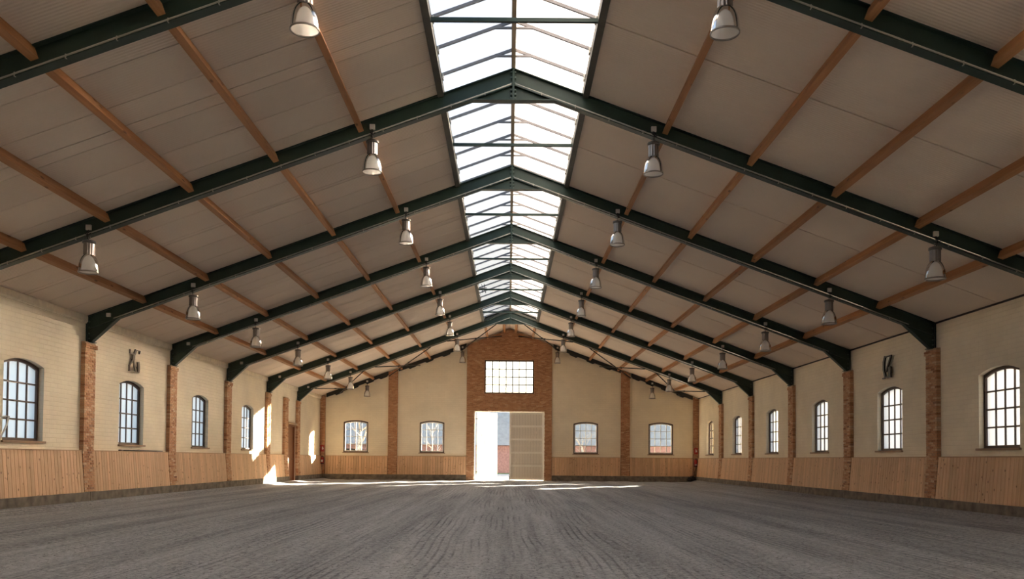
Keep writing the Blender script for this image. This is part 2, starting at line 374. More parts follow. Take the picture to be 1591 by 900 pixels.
# ------------------------------------------------------------------ walls with openings
class Hole:
    def __init__(s, uc, w, zb, zs, rise=0.0, seg=8):
        s.u0, s.u1, s.uc, s.w, s.zb, s.zs, s.rise = uc-w/2, uc+w/2, uc, w, zb, zs, rise
        if rise: s.R = (w*w/4 + rise*rise)/(2*rise)
        s.cuts = [s.u0+(s.u1-s.u0)*i/seg for i in range(seg+1)] if rise else [s.u0, s.u1]
    def top(s, u):
        if not s.rise: return s.zs
        return s.zs + s.rise - s.R + math.sqrt(max(0, s.R**2 - (u-s.uc)**2))
def wall_mesh(u0, u1, topf, holes, thick, extra=(), z0=-0.3):
    """local wall: x = u, y 0..thick, z"""
    mb = MB()
    us = sorted(set([u0, u1] + list(extra) + [c for h in holes for c in h.cuts]))
    for a, b in zip(us[:-1], us[1:]):
        if b - a < 1e-6: continue
        m = (a+b)/2; lo = (z0, z0)
        for h in sorted([h for h in holes if h.u0 < m < h.u1], key=lambda h: h.zb):
            for y in (0, thick): mb.quad((a, y, lo[0]), (b, y, lo[1]), (b, y, h.zb), (a, y, h.zb))
            lo = (h.top(a), h.top(b))
        for y in (0, thick): mb.quad((a, y, lo[0]), (b, y, lo[1]), (b, y, topf(b)), (a, y, topf(a)))
    for h in holes:
        t = thick
        mb.quad((h.u0, 0, h.zb), (h.u1, 0, h.zb), (h.u1, t, h.zb), (h.u0, t, h.zb))
        for u in (h.u0, h.u1): mb.quad((u, 0, h.zb), (u, t, h.zb), (u, t, h.top(u)), (u, 0, h.top(u)))
        for a, b in zip(h.cuts[:-1], h.cuts[1:]):
            mb.quad((a, 0, h.top(a)), (b, 0, h.top(b)), (b, t, h.top(b)), (a, t, h.top(a)))
    for u in (u0, u1): mb.quad((u, 0, z0), (u, thick, z0), (u, thick, topf(u)), (u, 0, topf(u)))
    return mb
WSIDE = dict(w=1.46, zb=1.42, zs=2.985, rise=0.125)
WEND = dict(w=1.30, zb=1.43, zs=3.02, rise=0.10)
left_win = [5*k+2.47 for k in (0, 1, 2, 3, 4, 5, 6)]
right_win = [5*k+2.43 for k in (0, 1, 2, 3, 4, 5, 6, 7, 8)]
end_win = [-8.12, -4.09, 4.04, 8.01]
BROWN = (38.25, 39.75, 2.62)       # brown side door: y0, y1, top
hl = [Hole(u, **WSIDE) for u in left_win] + [Hole((BROWN[0]+BROWN[1])/2, BROWN[1]-BROWN[0], -0.02, BROWN[2])]
hr = [Hole(-u, **WSIDE) for u in right_win]
TH = 0.34
o = wall_mesh(YR, YB+TH, lambda u: 4.46, hl, TH)
o.v = [(-XW - y, x, z) for x, y, z in o.v]
struct(o.build('wall_left', 'wall_side'), 'cream painted brick wall with arched windows on the left', 'wall')
o = wall_mesh(-(YB+TH), -YR, lambda u: 4.46, hr, TH)
o.v = [(XW + y, -x, z) for x, y, z in o.v]
struct(o.build('wall_right', 'wall_side'), 'cream painted brick wall with arched windows on the right', 'wall')
DOOR = (-1.86, 1.83, 3.65)
CWIN = (-1.33, 1.28, 4.58, 6.36)
he = [Hole(u, **WEND) for u in end_win]
he += [Hole((DOOR[0]+DOOR[1])/2, DOOR[1]-DOOR[0], -0.02, DOOR[2]), Hole((CWIN[0]+CWIN[1])/2, CWIN[1]-CWIN[0], CWIN[2], CWIN[3])]
o = wall_mesh(-XW-TH, XW+TH, lambda u: roof(u)+0.03, he, TH, extra=(0.0,))
o.v = [(x, YB + y, z) for x, y, z in o.v]
wall_back = struct(o.build('wall_back', 'wall_end'), 'cream gable wall with brick centre, double door and windows', 'wall')
o = wall_mesh(-XW-TH, XW+TH, lambda u: roof(u)+0.25, [], TH, extra=(0.0,))
o.v = [(x, YR - TH + y, z) for x, y, z in o.v]
struct(o.build('wall_front', 'wall_end'), 'plain cream gable wall behind the camera', 'wall')

# ------------------------------------------------------------------ roof: panels, deck, skylight
ceiling = struct(empty('ceiling', (0, 0, 0)), 'pale ribbed panel ceiling on both roof slopes', 'ceiling')
XC = 1.26                      # edge of the skylight opening
XE = 10.75
def slab(mb, side, xa, xb, y0, y1, up0, up1):
    s = side
    mb.prism([(s*xa, roof(xa)+up0), (s*xb, roof(xb)+up0), (s*xb, roof(xb)+up1), (s*xa, roof(xa)+up1)], y0, y1)
mid = [5*k+2.4 for k in range(-3, 9)]
left_cuts = [10.9-0.908*i for i in range(1, 26)] + [10.9+0.908*i for i in range(0, 38)] + mid
for side, cuts in ((-1, left_cuts), (1, mid)):
    cs = sorted([YR-0.3] + [c for c in cuts if YR < c < YB-0.2] + [YB+0.5, 40.0])
    for a, b in zip(cs[:-1], cs[1:]):
        if b - a < 0.03: continue
        xa = XC if b <= 40.001 else 0.0
        if xa == 0.0 and a < 39.99: xa = XC
        wide = 0.016 if side > 0 else 0.012
        ga = wide if any(abs(a-m) < 1e-6 for m in mid) else (0.0005 if abs(a-40) < 1e-6 else 0.008)
        gb = wide if any(abs(b-m) < 1e-6 for m in mid) else (0.0005 if abs(b-40) < 1e-6 else 0.008)
        mb = MB(); slab(mb, side, xa, XE, a+ga, b-gb, 0.0, 0.10)
        mb.build('roof_panel', 'panel', ceiling)
    mb = MB(); slab(mb, side, XC, XE+0.1, YR-0.5, 40.0, 0.105, 0.16); slab(mb, side, 0.0, XE+0.1, 40.0, YB+0.8, 0.105, 0.16)
    mb.build('roof_deck', 'deck', ceiling)

skylight = struct(empty('skylight', (0, 0, 0)), 'milky glazed ridge skylight with thin metal bars', 'skylight')
GZ = 0.20                      # glass lies this far above the ceiling plane
BARP, BAR0 = 0.968, 12.68
bars = [BAR0 + BARP*i for i in range(-26, 29)]
bars = [b for b in bars if YR < b < 39.9]
gcuts = [YR-0.2] + bars + [40.02]
for a, b in zip(gcuts[:-1], gcuts[1:]):
    for s in (-1, 1):
        mb = MB(); mb.quad((0, a, R0+GZ), (s*1.36, a, roof(1.36)+GZ), (s*1.36, b, roof(1.36)+GZ), (0, b, R0+GZ))
        if s < 0: mb.f = [(3, 2, 1, 0)]          # normals point out of the hall
        mb.build('pane', 'sky_pane', skylight)
for s in (-1, 1):
    mb = MB(); slab(mb, s, 0.03, 1.34, -0.017, 0.017, GZ-0.055, GZ-0.004); me_bar = mb.mesh('glazing_bar', 'alu')
    for y in bars:
        put('glazing_bar', me_bar, skylight, (0, y, 0))
    mb = MB(); mb.prism([(s*1.235, 7.56), (s*1.34, 7.56-0.02), (s*1.40, roof(1.40)+GZ), (s*1.25, roof(1.25)+GZ-0.004)], YR, 40.0)
    mb.build('skylight_curb', 'curb', skylight)
    mb = MB()                                  # sheet edges poking out over the curb
    for y in bars: mb.box(s*1.225-0.012, s*1.225+0.012, y-0.05, y+0.05, 7.70, 7.79)
    mb.build('sheet_clips', 'boxgrey', skylight)
mb = MB(); mb.box(-0.30, 0.30, -0.018, 0.018, 0, 0.03); me_col = mb.mesh('collar', 'alu')
for y in bars: put('collar', me_col, skylight, (0, y, R0+GZ-0.165))
mb = MB(); mb.box(-0.037, 0.037, YR, 40.0, 8.10, 8.255); mb.build('ridge_beam', 'ridge', skylight)
mb = MB(); mb.box(-1.235, 1.235, -0.028, 0.028, -0.028, 0.028); me_tie = mb.mesh('tie_bar', 'steel')
for k in range(1, 8): put('tie_bar', me_tie, skylight, (0, 5*k+2.42, 7.605))
# end closure of the skylight above the last frame
mb = MB(); mb.prism([(-1.36, roof(1.36)-0.0), (1.36, roof(1.36)), (1.36, roof(1.36)+GZ), (0, R0+GZ), (-1.36, roof(1.36)+GZ)], 40.0, 40.05)
mb.prism([(-1.36, roof(1.36)), (0, R0), (1.36, roof(1.36)), (1.36, roof(1.36)+GZ), (0, R0+GZ), (-1.36, roof(1.36)+GZ)], YR-0.25, YR-0.2)
mb.build('end_cheek', 'curb', skylight)

# ------------------------------------------------------------------ steel portal frames
BD = 0.315                      # vertical depth of the rafter
FW = 0.075                      # half flange width
def rafter_mesh(s):
    mb = MB(); t = 0.016
    def strip(lo, hi, hw, xa=0.0, xb=9.98): mb.prism([(s*xa, roof(xa)-lo), (s*xb, roof(xb)-lo), (s*xb, roof(xb)-hi), (s*xa, roof(xa)-hi)], -hw, hw)
    strip(0.004, 0.004+t, FW); strip(0.02, BD-0.016, 0.006); strip(BD-t, BD, FW)
    return mb.mesh('rafter', 'steel')
def knee_mesh(s):
    mb = MB(); zb = 3.795
    z1 = roof(9.24)-BD
    mb.prism([(s*9.24, z1), (s*9.98, roof(9.98)-BD), (s*9.98, zb), (s*9.86, zb)], -0.006, 0.006)
    mb.prism([(s*9.24, z1), (s*9.86, zb), (s*9.875, zb+0.012), (s*9.262, z1+0.012)], -FW, FW)
    mb.box(min(s*9.965, s*9.985), max(s*9.965, s*9.985), -FW, FW, zb, roof(9.98)-0.01)
    mb.box(min(s*9.80, s*9.985), max(s*9.80, s*9.985), -FW-0.02, FW+0.02, zb-0.012, zb+0.004)
    return mb.mesh('knee_bracket', 'steel')
def haunch_mesh():
    mb = MB(); zb = 7.50; xh = (R0-BD-zb)/SL
    mb.prism([(0, R0-BD), (xh, zb), (-xh, zb)], -0.006, 0.006)
    mb.box(-xh-0.03, xh+0.03, -FW, FW, zb-0.014, zb+0.002)
    return mb.mesh('ridge_haunch', 'steel')
me_raf = {s: rafter_mesh(s) for s in (-1, 1)}; me_knee = {s: knee_mesh(s) for s in (-1, 1)}; me_hau = haunch_mesh()
mb = MB(); mb.box(-0.018, 0.018, -FW, FW, 7.50, R0-0.01); me_plate = mb.mesh('end_plate', 'steel')
mb = MB(); mb.lathe([(0.0, -0.014), (0.02, -0.014), (0.02, 0.014), (0, 0.014)], 6, smooth=False); me_bolt = mb.mesh('bolt', 'bolt')
def conduit_mesh(s):
    mb = MB(); zo = BD-0.034
    mb.tube([(s*0.035, -FW+0.012, roof(0.035)-zo), (s*9.35, -FW+0.012, roof(9.35)-zo)], 0.013, 6)
    return mb.mesh('conduit', 'conduit')
me_cond = {s: conduit_mesh(s) for s in (-1, 1)}
def clip_mesh(s):
    mb = MB()
    for i in range(15):
        x = 0.5+i*0.6; mb.box(s*x-0.007, s*x+0.007, -FW-0.003, -FW+0.028, roof(x)-BD-0.002, roof(x)-BD+0.05)
    return mb.mesh('conduit_clip', 'conduit')
me_clip = {s: clip_mesh(s) for s in (-1, 1)}
mb = MB(); mb.box(-0.045, 0.045, -0.05, 0.0, -0.045, 0.045); me_jbox = mb.mesh('junction_box', 'boxgrey')
fr_lab = {2: 'dark green steel roof frame cutting the top corners, nearest the camera',
          3: 'green steel roof frame with the highest ridge in view, second from the camera',
          4: 'green steel roof frame landing on the nearest visible brick pilasters',
          5: 'green steel roof frame on the brick pilasters beyond the wall emblems',
          6: 'green steel roof frame in the middle of the hall, fifth from the camera',
          7: 'green steel roof frame second from the far gable, landing left of the brown door',
          8: 'green steel roof frame nearest the far gable, with crossing rods behind it'}
for k in range(2, 9):
    e = empty('portal_frame', (0, 5*k, 0)); tag(e, fr_lab[k], 'roof frame', 'green portal frames')
    for s in (-1, 1):
        put('rafter', me_raf[s], e); put('knee_bracket', me_knee[s], e)
        c = put('conduit', me_cond[s], e); stuff(put('conduit_clip', me_clip[s], c))
        for z in (4.28, 4.14, 4.0, 3.88): put('bolt', me_bolt, e, (s*9.93, -0.03, z), (PI/2, 0, 0))
        for z in (8.0, 7.9, 7.8, 7.68, 7.6, 7.53): put('bolt', me_bolt, e, (s*0.036, -0.035, z), (0, PI/2, 0))
    put('ridge_haunch', me_hau, e); put('end_plate', me_plate, e)
    put('junction_box', me_jbox, e, (-9.48, -0.008, roof(9.48)-0.15))

# ------------------------------------------------------------------ timber purlins
PD, PW = 0.158, 0.10
xs_p = [2.744, 4.247, 5.745, 7.222, 8.69]
def purlin_mesh(s, y0, y1):
    mb = MB(); c, sn = math.cos(ANG), math.sin(ANG)
    # bottom outer corner at the origin; u runs up the slope towards the ridge, n normal up
    u = (-s*c, sn); n = (s*sn, c)
    P = [(0, 0), (u[0]*PW, u[1]*PW), (u[0]*PW+n[0]*PD, u[1]*PW+n[1]*PD), (n[0]*PD, n[1]*PD)]
    mb.prism(P, y0, y1); return mb.mesh('purlin', 'purlin')
me_pur = {s: purlin_mesh(s, 0.012, 4.988) for s in (-1, 1)}
bays = {1: 'in the bay before the nearest green frame', 2: 'between the first and second green frames', 3: 'between the second and third green frames',
        4: 'between the third and fourth green frames', 5: 'between the fourth and fifth green frames', 6: 'between the fifth and sixth green frames',
        7: 'between the sixth and last green frames', 8: 'in the last bay before the far gable'}
for k in range(1, 9):
    for s in (-1, 1):
        for i, x in enumerate(xs_p):
            z = roof(x) - PD/math.cos(ANG)*0.985
            o = put('purlin', me_pur[s], None, (s*x, 5*k, z))
            tag(o, '%s slope pine purlin, %s from the skylight, %s' % ('left' if s < 0 else 'right', ORD[i], bays[k]), 'purlin', 'pine roof purlins')
for s in (-1, 1):                       # extra short purlins under the closed ridge of the last bay
    for x, nm in ((0.33, 'beside the ridge'), (1.22, 'just below the ridge pair')):
        o = put('purlin', me_pur[s], None, (s*x, 40, roof(x) - PD/math.cos(ANG)*0.985))
        tag(o, '%s slope pine purlin %s above the brick gable centre' % ('left' if s < 0 else 'right', nm), 'purlin', 'pine roof purlins')

# ------------------------------------------------------------------ bracing rods in the last bay
def rz(x): return roof(x)-BD-0.01
rods = [((0.6, 40), (2.6, 44.9)), ((2.95, 40), (0.45, 44.9)), ((3.75, 40), (6.38, 44.85)), ((6.35, 40), (4.75, 44.9)), ((6.9, 40), (9.0, 44.85)), ((9.18, 40), (8.22, 44.85))]
rl = ['beside the ridge running down to the gable', 'beside the ridge running down to the last frame', 'on mid slope running down to the gable',
      'on mid slope running down to the last frame', 'near the eaves running down to the gable', 'near the eaves running down to the last frame']
for s in (-1, 1):
    for (a, b), nm in zip(rods, rl):
        A = Vector((s*a[0], a[1], rz(a[0]))); B = Vector((s*b[0], b[1], rz(b[0])+0.05)); c = (A+B)/2
        e = empty('bracing_rod', c); tag(e, 'thin dark roof bracing rod, %s slope, %s' % ('left' if s < 0 else 'right', nm), 'rod', 'dark bracing rods')
        mb = MB(); mb.tube([A-c, B-c], 0.024, 8); mb.build('rod', 'steel_dark', e)
        dv = (B-A).normalized()
        mb = MB(); mb.tube([dv*-0.11, dv*0.11], 0.034, 8); mb.build('turnbuckle', 'steel_dark', e)

# ------------------------------------------------------------------ dark edge beams along the gable
for s in (-1, 1):
    for (xa, xb, nm) in ((2.30, 5.86, 'between the brick centre and the brick pilaster'), (6.42, 9.66, 'between the brick pilaster and the corner')):
        e = empty('gable_rafter', (s*(xa+xb)/2, 44.85, roof((xa+xb)/2)))
        tag(e, 'dark rafter along the far gable, %s slope, %s' % ('left' if s < 0 else 'right', nm), 'beam', 'dark gable rafters')
        xm = (xa+xb)/2; zm = roof(xm); mb = MB()
        def L(x, d): return (s*(x-xm), roof(x)-d-zm)
        mb.prism([L(xa, 0.01), L(xb, 0.01), L(xb, 0.20), L(xa, 0.20)], -0.05, 0.10); mb.build('beam', 'steel_dark', e)
        for t in (0.08, 0.30, 0.55, 0.80):
            x = xa+(xb-xa)*t; mb = MB(); mb.prism([L(x-0.25, 0.19), L(x+0.25, 0.19), L(x+0.12, 0.29), L(x-0.2, 0.27)], -0.04, 0.02)
            mb.build('gusset', 'steel_dark', e)

# ------------------------------------------------------------------ lamps
def lamp_parts():
    P = {}
    mb = MB(); mb.box(-0.045, 0.045, -0.05, 0, 0.115, 0.205); P['mount_box'] = (mb.mesh('mount_box', 'boxgrey'), None)
    mb = MB(); mb.tube([(0, -0.03, 0.115), (-0.03, -0.05, 0.06), (-0.02, -0.10, 0.03), (0.03, -0.11, 0.0), (0.05, -0.09, 0.03), (0.06, -0.06, 0.05)], 0.010, 6)
    mb.tube([(0, -0.03, 0.115), (0.02, -0.06, 0.07), (0.0, -0.085, 0.0), (0.0, -0.02, -0.08)], 0.009, 6); P['cable'] = (mb.mesh('cable', 'black'), None)
    mb = MB(); mb.tube([(0, 0.0, 0.02), (0.022, 0, -0.02), (0, 0, -0.07), (-0.022, 0, -0.02), (0, 0, 0.02)], 0.008, 6); P['hook'] = (mb.mesh('hook', 'rim'), None)
    mb = MB(); mb.lathe([(0.0, -0.065), (0.075, -0.068), (0.108, -0.080), (0.112, -0.10), (0.112, -0.118), (0.09, -0.125), (0.0, -0.125)], 24)
    P['cap'] = (mb.mesh('cap', 'lampcap'), None)
    mb = MB(); n = 48
    prof = [(-0.122, 0), (-0.335, 0)]
    v = []; 
    for z, _ in prof:
        for k in range(n):
            r = 0.093 if k % 4 < 2 else 0.086
            a = 2*PI*k/n; v.append((r*math.cos(a), r*math.sin(a), z))
    mb.add(v, [(k, (k+1) % n, n+(k+1) % n, n+k) for k in range(n)] + [tuple(range(n, 2*n))]); P['gear_housing'] = (mb.mesh('gear_housing', 'lampmetal'), None)
    bell = [(0.090, -0.330), (0.102, -0.345), (0.122, -0.375), (0.140, -0.415), (0.153, -0.46), (0.161, -0.51), (0.166, -0.56), (0.168, -0.60), (0.168, -0.635)]
    mb = MB(); mb.lathe(bell, 36); P['bell'] = (mb.mesh('bell', 'bell'), None)
    mb = MB(); mb.lathe([(0.168, -0.622), (0.175, -0.624), (0.176, -0.642), (0.170, -0.648), (0.163, -0.642), (0.163, -0.628), (0.168, -0.622)], 36); P['rim'] = (mb.mesh('rim', 'rim'), 'bell')
    mb = MB(); mb.lathe([(0.0, -0.335), (0.03, -0.338), (0.034, -0.38), (0.042, -0.43), (0.045, -0.48), (0.03, -0.52), (0.0, -0.53)], 16); P['bulb'] = (mb.mesh('bulb', 'white'), 'bell')
    return P
LP = lamp_parts()
kname = {2: 'on the nearest frame, cut by picture top', 3: 'on the second frame from the camera', 4: 'on the third frame from the camera', 5: 'on the fourth frame from the camera',
         6: 'on the fifth frame from the camera', 7: 'on the sixth frame from the camera', 8: 'on the last frame before the gable', 9: 'at the far gable wall'}
for k in range(2, 10):
    for x in (-7.5, -2.5, 2.5, 7.5):
        if k == 2 and abs(x) > 5: continue
        y = 5*k if k < 9 else 44.72
        e = empty('bay_lamp', (x, y, roof(x)-BD))
        tag(e, 'bell shaped hall lamp, %s slope, %s row, %s' % ('left' if x < 0 else 'right', 'inner' if abs(x) < 5 else 'outer', kname[k]), 'lamp', 'hanging bell lamps')
        made = {}
        for nm, (me, par) in LP.items():
            made[nm] = put(nm, me, made[par] if par else e)

# ------------------------------------------------------------------ windows
def arch_z(h, u): return h.top(u)
def window_meshes(w, zb, zs, rise, bars_mat, fw=0.06, bw=0.034, cols=4, rows=4, ydep=0.11, pane='frost', inner=None):
    """meshes local to the sill centre of the opening (x along wall, y outwards, z up from the sill)"""
    h = Hole(0, w, 0, zs-zb, rise); n = 10; out = []
    y0, y1 = ydep, ydep+0.075
    us = [-w/2+w*i/n for i in range(n+1)]
    hi = Hole(0, w-2*fw, fw, zs-zb-fw, rise*0.95) if rise else Hole(0, w-2*fw, fw, zs-zb-fw)
    ui = [-(w/2-fw)+(w-2*fw)*i/n for i in range(n+1)]
    mb = MB()
    mb.box(-w/2, -w/2+fw, y0, y1, 0, zs-zb+0.0); mb.box(w/2-fw, w/2, y0, y1, 0, zs-zb+0.0); mb.box(-w/2+fw, w/2-fw, y0, y1, 0, fw)
    for i in range(n):
        a, b, c, d = us[i], us[i+1], ui[i+1], ui[i]
        q = [(a, h.top(a)), (b, h.top(b)), (c, hi.top(c)), (d, hi.top(d))]
        mb.add([(p[0], y, p[1]) for y in (y0, y1) for p in q], [(0, 1, 2, 3), (7, 6, 5, 4), (3, 2, 6, 7), (0, 4, 5, 1)])
    out.append(('window_frame', mb.mesh('window_frame', 'frame_brown'), None))
    if inner:
        mb = MB(); t = 0.05
        mb.box(-w/2+fw, -w/2+fw+t, y0+0.02, y1+0.01, fw, zs-zb-fw); mb.box(w/2-fw-t, w/2-fw, y0+0.02, y1+0.01, fw, zs-zb-fw)
        mb.box(-w/2+fw, w/2-fw, y0+0.02, y1+0.01, fw, fw+t)
        for i in range(n):
            a, b = ui[i], ui[i+1]
            q = [(a, hi.top(a)), (b, hi.top(b)), (b, hi.top(b)-t), (a, hi.top(a)-t)]
            mb.add([(p[0], y, p[1]) for y in (y0+0.02, y1+0.01) for p in q], [(0, 1, 2, 3), (7, 6, 5, 4), (3, 2, 6, 7), (0, 4, 5, 1)])
        out.append(('inner_frame', mb.mesh('inner_frame', inner), None))
    W = w-2*fw; H = zs-zb-2*fw+rise*0.6
    ux = [-W/2+W*i/cols for i in range(cols+1)]; vz = [fw+H*j/rows for j in range(rows)]
    for i in range(1, cols):
        mb = MB(); mb.box(-bw/2, bw/2, y0+0.02, y1-0.015, fw, hi.top(ux[i])); out.append(('glazing_bar', mb.mesh('glazing_bar', bars_mat), (ux[i], 0, 0)))
    mb = MB(); mb.box(-W/2, W/2, y0+0.022, y1-0.017, -bw/2, bw/2); mh = mb.mesh('glazing_bar', bars_mat)
    for j in range(1, rows): out.append(('glazing_bar', mh, (0, 0, vz[j])))
    yp = y0+0.045
    for j in range(rows):
        for i in range(cols):
            a, b = ux[i], ux[i+1]; z0 = vz[j]
            if j < rows-1: poly = [(a, z0), (b, z0), (b, vz[j+1]), (a, vz[j+1])]
            else:
                m_ = [a+(b-a)*t/4 for t in range(5)]
                poly = [(a, z0), (b, z0)] + [(u, hi.top(u)) for u in reversed(m_)]
            mb = MB(); mb.add([(p[0], yp, p[1]) for p in poly], [tuple(range(len(poly)))]); out.append(('pane', mb.mesh('pane', pane), None))
    return out
def sill_mesh(w, y=0.12):
    mb = MB(); mb.box(-w/2-0.05, w/2+0.05, -0.05, y, -0.045, 0.0); return mb.mesh('sill', 'sill')
WIN = [0]
def place_window(parts, side, u, zb, sill, label):
    WIN[0] += 1
    e = empty('window_%d' % WIN[0], wallpos(side, u, zb), ROT[side]); struct(e, label, 'window')
    for nm, me, off in parts: put(nm, me, e, off or (0, 0, 0))
    if sill: put('sill', sill, e)
    return e
side_parts = window_meshes(bars_mat='frame_brown', **WSIDE)
side_clear = [(nm, me, off) for nm, me, off in window_meshes(bars_mat='frame_brown', pane='clear', **WSIDE)]
s_sill = sill_mesh(WSIDE['w'], 0.12)
ol = ['nearest', 'second', 'third', 'farthest']
for i, u in enumerate(left_win):
    lab = 'arched frosted window on the left wall, %s of the four in view' % ol[i-3] if i >= 3 else 'arched frosted window on the left wall beside the camera, out of view'
    place_window(side_parts, 'L', u, WSIDE['zb'], s_sill, lab)
orr = ['nearest', 'second', 'third', 'fourth', 'fifth', 'farthest']
for i, u in enumerate(right_win):
    lab = 'arched %swindow on the right wall, %s of the six in view' % ('' if i == 8 else 'frosted ', orr[i-3]) if i >= 3 else 'arched frosted window on the right wall beside the camera, out of view'
    place_window(side_clear if i == 8 else side_parts, 'R', u, WSIDE['zb'], s_sill, lab)
end_parts = window_meshes(bars_mat='frame_white', fw=0.05, bw=0.03, ydep=0.02, pane='clear', inner='frame_white', **WEND)
e_sill = sill_mesh(WEND['w'], 0.03)
for u, nm in zip(end_win, ('in the left corner bay of the far wall', 'left of the brick centre of the far wall', 'right of the brick centre of the far wall', 'in the right corner bay of the far wall')):
    place_window(end_parts, 'B', u, WEND['zb'], e_sill, 'low arched window with white bars %s' % nm)
cw = CWIN[1]-CWIN[0]
c_parts = window_meshes(cw, 0, CWIN[3]-CWIN[2], 0.0, 'frame_brown', fw=0.07, bw=0.05, cols=7, rows=4, ydep=-0.02, pane='hazy')
place_window(c_parts, 'B', (CWIN[0]+CWIN[1])/2, CWIN[2], None, 'wide rectangular many paned window in the brick above the double door')

# ------------------------------------------------------------------ brickwork
CH = 0.0525                      # course height
def brick_box(mb, x0, x1, y0, y1, z0, z1): mb.box(x0, x1, y0, y1, z0, z1)
def lean(z):                     # y of a pilaster front: leaning base below the ledge
    if z >= 1.25: return -0.105
    return -0.085 - (1.25-z)/0.97*0.08
def pilaster_courses(z0, z1, hw):
    n = int((z1-z0)/CH); rows = []
    for i in range(n):
        z = z0+i*CH; cap = i >= n-2
        ext = 0.028 if cap else 0.0
        t = hw/3
        if i % 2 == 0: cuts = [-hw, -t, t, hw]
        else: cuts = [-hw, -2*t, 0.0, 2*t, hw]
        rows.append((z, [(a-(ext if a == -hw else 0), b+(ext if b == hw else 0)) for a, b in zip(cuts[:-1], cuts[1:])], ext))
    return rows
brick_cache = {}
def brick_me(L, D):
    key = (round(L, 3), round(D, 3))
    if key not in brick_cache:
        mb = MB(); mb.box(-L/2+0.005, L/2-0.005, 0, D, 0.004, CH-0.004); brick_cache[key] = mb.mesh('brick', 'brick')
    return brick_cache[key]
def pilaster(side, u, label, single, z1=3.79, hw=0.255):
    e = empty('brick_pilaster', wallpos(side, u, 0.28), ROT[side]); tag(e, label, 'pilaster', 'brick wall pilasters')
    mb = MB(); q = 0.008
    prof = [(0.02, 0), (lean(0.28)+q, 0), (lean(1.24)+q, 0.96), (-0.105+q, 0.98), (-0.105+q, z1-0.28), (0.02, z1-0.28)]
    mb.prism(prof, -hw+q, hw-q, 'YZ'); mb.build('mortar_core', 'mortar', e)
    jm = MB()
    for z, bs, ext in pilaster_courses(0.28, z1, hw):
        for a, b in bs:
            y = lean(z+CH/2) - ext + random.uniform(-0.003, 0.003)
            if single: put('brick', brick_me(b-a, 0.10), e, ((a+b)/2, y, z-0.28))
            else: jm.box(a+0.005, b-0.005, y, y+0.10, z-0.28+0.004, z-0.28+CH-0.004)
    if not single: stuff(jm.build('brick', 'brick', e))
    return e
pl = {3: 'beside the nearest window, out of view', 4: 'nearest in view', 5: 'second in view', 6: 'third in view', 7: 'fourth in view', 8: 'last before the corner'}
for k in (4, 5, 6, 7, 8):
    for side in 'LR':
        pilaster(side, 5*k, 'orange brick pilaster on the %s wall, %s' % ('left' if side == 'L' else 'right', pl[k]), k <= 4)
pilaster('L', 37.78, 'orange brick pilaster on the left side of the brown side door', False, hw=0.30)
def brick_field(mb, x0, x1, z0f, z1f, yf, holes, depth=0.11, L=0.175):
    """running bond of boxes between x0 and x1; holes = (x0, x1, z0, z1)"""
    n = int(9/CH)
    for i in range(n):
        z = i*CH + 0.02; off = (i % 2)*L/2
        x = x0 - off
        while x < x1:
            a, b = max(x, x0), min(x+L, x1); x += L
            if b-a < 0.03: continue
            m_ = (a+b)/2
            zt = min(z+CH, z1f(a), z1f(b))
            if zt - z < 0.03 or z < z0f: continue
            spans = [(a, b)]
            for hx0, hx1, hz0, hz1 in holes:
                if z+CH > hz0+0.01 and z < hz1-0.01:
                    ns = []
                    for p, q in spans:
                        if q <= hx0 or p >= hx1: ns.append((p, q)); continue
                        if p < hx0: ns.append((p, hx0))
                        if q > hx1: ns.append((hx1, q))
                    spans = ns
            for p, q in spans:
                if q-p < 0.02: continue
                y = yf + random.uniform(-0.006, 0.006)
                mb.box(p+0.006, q-0.006, y, y+depth, z+0.004, zt-0.004)
BX0, BX1 = -2.27, 2.24
hs = [(DOOR[0], DOOR[1], -1, DOOR[2]), (CWIN[0], CWIN[1], CWIN[2], CWIN[3])]
e = empty('brick_centre', (0, YB, 0)); tag(e, 'tall brown brick centre panel of the far gable around the double door', 'brickwork')
mb = MB(); brick_field(mb, BX0, BX1, 0.0, lambda u: roof(u)-0.06, -0.10, hs); stuff(mb.build('brick', 'brick_end', e))
core = wall_mesh(BX0, BX1, lambda u: roof(u)-0.07, [Hole((a+b)/2, b-a, max(c, 0.0), d_) for a, b, c, d_ in hs], 0.10, extra=(0.0,), z0=0.0)
core.v = [(x, y-0.092, z) for x, y, z in core.v]; core.build('mortar_core', 'mortar', e)
for x0, x1, top, lab in ((-6.41, -5.91, None, 'tall brown brick pilaster on the far wall, left of the brick centre'), (5.88, 6.36, None, 'tall brown brick pilaster on the far wall, right of the brick centre'),
                         (-10.0, -9.72, 4.30, 'brown brick corner pilaster of the far wall, left corner'), (9.70, 10.0, 4.30, 'brown brick corner pilaster of the far wall, right corner')):
    e = empty('brick_pilaster', ((x0+x1)/2, YB, 0)); tag(e, lab, 'pilaster', 'brick wall pilasters')
    xm = (x0+x1)/2; mb = MB()
    tf = (lambda u: roof(u+xm)-0.02)
    brick_field(mb, x0-xm, x1-xm, 0.0, tf, -0.115, []); stuff(mb.build('brick', 'brick_end', e))
    mb = MB(); mb.box(x0-xm+0.008, x1-xm-0.008, -0.107, 0.01, 0, min(tf(x0-xm), tf(x1-xm))-0.03); mb.build('mortar_core', 'mortar', e)

